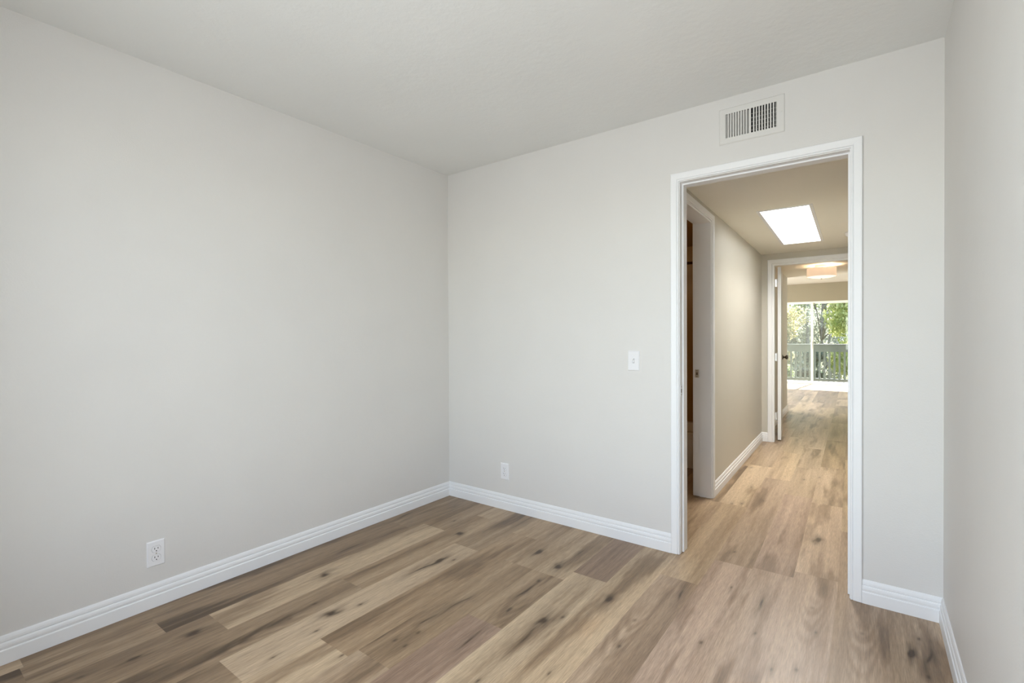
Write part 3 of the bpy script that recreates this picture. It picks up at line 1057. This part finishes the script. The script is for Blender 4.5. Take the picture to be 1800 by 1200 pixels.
def rr(x0, x1, y0, y1, r, n=6):
    P = []
    for cx, cy, a0 in ((x1 - r, y1 - r, 0), (x0 + r, y1 - r, 90), (x0 + r, y0 + r, 180), (x1 - r, y0 + r, 270)):
        for k in range(n + 1):
            a = math.radians(a0 + 90 * k / n)
            P.append((cx + r * math.cos(a), cy + r * math.sin(a)))
    return P


rings = []
for dx, r, z in ((0, .004, .001), (0, .004, zt - .05), (-.0, .006, zt - .012), (.006, .012, zt), (.07, .10, zt), (.085, .11, zt - .015), (.14, .14, .10), (.20, .14, .06)):
    rings.append([L(x, y, z) for x, y in rr(tx0 + dx, tx1 - dx, TY0 + dx, ty1 - dx, r)])
m.stations(rings, close_ends=False)
n = len(rings[0])
m.f.append([len(m.v) - n + k for k in range(n)])
m.m.append(0)
m.s.append(False)
part(m, 'tub_shell', 'enamel', t)
m = MB().box((tx0 + .06, TY0 - .006, .045), (tx1 - .06, TY0 + .001, zt - .055), fn=L)
part(m, 'apron_panel', 'enamel', t)
o = empty('shower_curtain_rod', H(BX0, TY0 + .01, 1.874), 'thin bronze shower curtain rod spanning the tub', 'curtain rod')
oc = o.matrix_world.translation.copy()
part(MB().tube([H(BX0 + .004, TY0 + .01, 1.874) - oc, H(HL - HT - .014, TY0 + .01, 1.874) - oc], .0125, 16), 'rod', 'bronze', o)
for x, d in ((BX0 + .001, 1), (HL - HT - .0125, -1)):
    M = Matrix.Translation(H(x, TY0 + .01, 1.874) - oc) @ Matrix.Rotation(d * PI / 2, 4, 'Y')
    part(MB().lathe([(0, 0), (.034, 0), (.034, .004), (.02, .012), (.0128, .014)], 24, M=M), 'flange', 'bronze', o)

# ------------------------------------------------------------------ entry: drum ceiling lamp
lc = H(2.192, 4.9, ZH)
o = empty('ceiling_lamp', lc, 'lit peach fabric drum lamp on the entry ceiling', 'ceiling lamp')
part(MB().lathe([(0, -.0005), (.075, -.0005), (.075, -.022), (.055, -.030), (.012, -.034)], 40), 'canopy', 'canopy_metal', o)
part(MB().lathe([(.010, -.030), (.010, -.160)], 12), 'stem', 'canopy_metal', o)
m = MB()
m.lathe([(.166, -.148), (.166, -.040)], 56)
m.lathe([(.1635, -.040), (.1635, -.148)], 56)
m.lathe([(.166, -.040), (.1635, -.040)], 56, smooth=False)
m.lathe([(.1635, -.148), (.166, -.148)], 56, smooth=False)
part(m, 'lamp_shade', 'lamp_fabric', o)
part(MB().lathe([(0, -.172), (.05, -.170), (.11, -.162), (.150, -.151), (.1632, -.146), (.1632, -.144), (.11, -.158), (0, -.167)], 56), 'diffuser', 'lamp_glass', o, 'glowing white bowl diffuser')
part(MB().lathe([(0, -.186), (.007, -.184), (.010, -.178), (.006, -.1715), (0, -.1700)], 16), 'finial', 'nickel', o, 'small metal finial')
bl = bpy.data.lights.new('lamp_bulb', 'POINT')
bl.energy = 8.0
bl.color = (1.0, 0.74, 0.48)
bl.shadow_soft_size = .04
b = bpy.data.objects.new('lamp_bulb', bl)
b.location = lc + Vector((.07, 0, -.085))
COL.objects.link(b)

# ------------------------------------------------------------------ balcony
mb = MB().box((-.6, YF + .1, -.16), (4.2, YF + 1.45, -.012), fn=H)
struct(mb, 'balcony_floor', 'deck_coating', 'pale balcony deck outside the sliding door', 'balcony')
RYY = YF + 1.24
o = empty('balcony_railing', H(1.8, RYY, -.012), 'grey-green painted wooden balcony railing with square balusters', 'railing')
oc = o.matrix_world.translation.copy()


def R_(x, y, z):
    return H(x, y, z) - oc


rx0, rx1 = -.5, 4.1
part(MB().bevel_box((rx0, RYY - .055, .945), (rx1, RYY + .085, .985), .004, fn=R_), 'cap_rail', 'rail_paint', o)
part(MB().bevel_box((rx0, RYY - .032, .775), (rx1, RYY + .006, .945), .003, fn=R_), 'top_board', 'rail_paint', o)
part(MB().bevel_box((rx0, RYY - .022, -.012), (rx1, RYY + .028, .062), .003, fn=R_), 'bottom_rail', 'rail_paint', o)
x = rx0 + .05
k = 0
while x < rx1 - .05:
    part(MB().bevel_box((x, RYY - .020, .062), (x + .046, RYY + .026, .775), .002, fn=R_), 'baluster', 'rail_paint', o)
    x += .1115

# ------------------------------------------------------------------ outside: ground, trees, shrubs
mb = MB()
N = 24
P, F = [], []
for i in range(N + 1):
    for j in range(N + 1):
        x = -22 + 50 * i / N
        y = YF + 1.6 + 34 * j / N
        z = -3.1 + 0.9 * math.sin(x * .3) * math.sin(y * .25) * .4 + max(0, y - 20) * .16
        P.append((x, y, z))
for i in range(N):
    for j in range(N):
        a = i * (N + 1) + j
        F.append((a, a + N + 1, a + N + 2, a + 1))
mb.add(P, F, smooth=True)
struct(mb, 'ground', 'soil', 'sloping garden ground below the balcony', 'ground')


def gz(x, y):
    return -3.1 + 0.9 * math.sin(x * .3) * math.sin(y * .25) * .4 + max(0, y - 20) * .16


def leaves_mb(rnd, clumps, count, size, droop=0.0):
    """many small folded leaves around clump centres (centre, radius)"""
    rs = np.random.RandomState(rnd.randrange(10 ** 6))
    C = np.array([c for c, r in clumps])
    Rr = np.array([r for c, r in clumps])
    w = Rr ** 2
    idx = rs.choice(len(C), count, p=w / w.sum())
    d = rs.normal(size=(count, 3))
    d /= np.linalg.norm(d, axis=1)[:, None]
    rad = Rr[idx] * (0.35 + 0.65 * rs.rand(count) ** 0.5)
    p = C[idx] + d * rad[:, None]
    p[:, 2] -= droop * rs.rand(count) ** 2 * Rr[idx]
    ax = rs.normal(size=(count, 3))
    ax[:, 2] -= droop * 2
    ax /= np.linalg.norm(ax, axis=1)[:, None]
    b = np.cross(ax, rs.normal(size=(count, 3)))
    b /= np.linalg.norm(b, axis=1)[:, None]
    nn = np.cross(ax, b)
    s = size * (0.6 + 0.8 * rs.rand(count))[:, None]
    q0, q2 = p - ax * s * .5, p + ax * s * .5
    q1, q3 = p + b * s * .27 + nn * s * .08, p - b * s * .27 + nn * s * .08
    V = np.stack([q0, q1, q2, q3], 1).reshape(-1, 3)
    m = MB()
    m.v = [tuple(v) for v in V]
    m.f = [[4 * i, 4 * i + 1, 4 * i + 2, 4 * i + 3] for i in range(count)]
    m.m = [0] * count
    m.s = [False] * count
    return m


def build_fast(m, name, mname, parent):
    me = bpy.data.meshes.new(name)
    me.from_pydata(m.v, [], m.f)
    me.materials.append(MATS[mname])
    o = bpy.data.objects.new(name, me)
    COL.objects.link(o)
    o.parent = parent
    return o


def tree(seed, x, y, top, crown_r, crown_lo, leafm, count, size, label, group=None, trunk_r=.13, name='tree', limbs=9, droop=0.0, cat='tree'):
    rnd = random.Random(seed)
    z0 = gz(x, y)
    o = empty(name, (x, y, z0), label, cat, group)
    h = top - z0
    m = MB()
    pts = [(0, 0, -.1)]
    for k in range(1, 7):
        pts.append((.12 * k * rnd.uniform(-.5, .5), .12 * k * rnd.uniform(-.5, .5), h * .82 * k / 6))
    m.tube(pts, [trunk_r * (1 - .8 * k / 6) for k in range(7)], 8)
    clumps = []
    for k in range(limbs):
        f = rnd.uniform(.0, 1)
        zb = max(h * .12, (crown_lo - z0) + f * (top - crown_lo) * .75 - .5)
        i = min(5, int(zb / (h * .82) * 6))
        base = Vector(pts[i])
        a = rnd.uniform(0, 2 * PI)
        rr_ = crown_r * rnd.uniform(.35, .85)
        end = Vector((rr_ * math.cos(a), rr_ * math.sin(a), min(h - .3, zb + rnd.uniform(.4, 1.2))))
        mid = (base + end) / 2 + Vector((rnd.uniform(-.15, .15), rnd.uniform(-.15, .15), .15))
        m.tube([base, mid, end], [trunk_r * .38, trunk_r * .24, trunk_r * .09], 6)
        clumps.append((tuple(end), crown_r * rnd.uniform(.30, .52)))
        for q in range(2):
            e2 = end + Vector((rnd.uniform(-1, 1), rnd.uniform(-1, 1), rnd.uniform(-.3, .8))) * crown_r * .4
            m.tube([mid, (mid + e2) / 2 + Vector((0, 0, .06)), e2], [trunk_r * .2, trunk_r * .13, trunk_r * .05], 5)
            clumps.append((tuple(e2), crown_r * rnd.uniform(.22, .42)))
    clumps.append(((0, 0, h * .9), crown_r * .5))
    part(m, 'trunk', 'bark', o)
    build_fast(leaves_mb(rnd, clumps, count, size, droop), 'foliage', leafm, o)
    return o


G = 'trees beyond the balcony railing'
tree(1, 0.10, 16.6, 2.45, 0.80, 0.0, 'leaf_amber', 4200, .11, 'small amber and pink tree above the railing, beside the entry wall corner', G, .07)
tree(2, 0.50, 20.2, 4.6, 1.45, -1.2, 'leaf_grey', 9000, .13, 'tall grey-green tree behind the middle of the sliding door', G)
tree(3, 1.42, 18.0, 4.6, 0.75, 1.0, 'leaf_grey', 2000, .12, 'sparse grey tree with a bare dark trunk, right of the door mullion', G, .085, limbs=16)
tree(4, 2.25, 16.0, 3.7, 0.95, -.4, 'leaf_lime', 7000, .12, 'bright yellow-green tree with drooping strands beside the doorway jamb', G, .10, droop=.8)
tree(5, -3.4, 18.5, 5.2, 1.8, -1.5, 'leaf_mid', 8000, .15, 'broad green tree hidden behind the entry wall', G)
tree(6, 3.4, 22.5, 6.0, 2.0, -1.0, 'leaf_grey', 9000, .16, 'large pale tree behind the yellow-green one', G, .2)
tree(7, -1.4, 24.8, 6.0, 2.0, -1.0, 'leaf_mid', 9000, .16, 'large green tree farther up the slope behind the amber one', G, .2)
tree(8, 6.4, 18.0, 5.4, 1.8, -1.5, 'leaf_mid', 8000, .15, 'broad green tree hidden behind the doorway jamb', G)
tree(9, 1.2, 28.5, 7.4, 2.6, -0.5, 'leaf_grey', 9000, .18, 'tallest pale tree at the top of the slope', G, .22)
tree(10, -5.4, 28.5, 6.6, 2.4, -1.0, 'leaf_grey', 7000, .18, 'pale tree hidden far behind the entry wall', G, .22)
tree(11, 7.6, 28.0, 6.6, 2.4, -1.0, 'leaf_lime', 7000, .18, 'yellow-green tree hidden far behind the doorway jamb', G, .22)


def shrub(seed, x, y, r, top, leafm, count, size, label):
    rnd = random.Random(seed)
    z0 = gz(x, y)
    o = empty('shrub', (x, y, z0), label, 'shrub', 'shrubs below and behind the railing')
    m = MB()
    h = top - z0
    clumps = []
    for k in range(12):
        a = rnd.uniform(0, 2 * PI)
        rr_ = r * rnd.uniform(.1, .7)
        e = Vector((rr_ * math.cos(a), rr_ * math.sin(a), h * rnd.uniform(.35, .88)))
        m.tube([(0, 0, -.05), e * .5 + Vector((0, 0, .1)), e], [.035, .025, .01], 5)
        clumps.append((tuple(e), r * rnd.uniform(.35, .55)))
    part(m, 'stem', 'bark', o)
    build_fast(leaves_mb(rnd, clumps, count, size), 'foliage', leafm, o)


shrub(21, 0.42, 14.6, .50, .55, 'leaf_mid', 4000, .09, 'green shrub seen between the balusters, left of the door mullion')
shrub(22, 1.12, 15.50, .40, 1.25, 'leaf_dark', 4500, .10, 'dark blue-green shrub rising just above the cap rail')
shrub(23, 1.85, 14.4, .55, .45, 'leaf_lime', 4000, .09, 'bright lime shrub seen between the balusters, right of the door mullion')
shrub(24, 3.05, 14.6, .55, 1.0, 'leaf_lime', 4000, .09, 'lime shrub in front of the drooping yellow-green tree')
shrub(25, -0.75, 15.0, .55, .7, 'leaf_dark', 4000, .10, 'dark shrub in front of the amber tree')
shrub(26, 4.3, 14.8, .6, .9, 'leaf_mid', 3500, .10, 'green shrub hidden behind the doorway jamb')
shrub(27, -2.2, 15.0, .6, .9, 'leaf_mid', 3500, .10, 'green shrub hidden behind the entry wall')
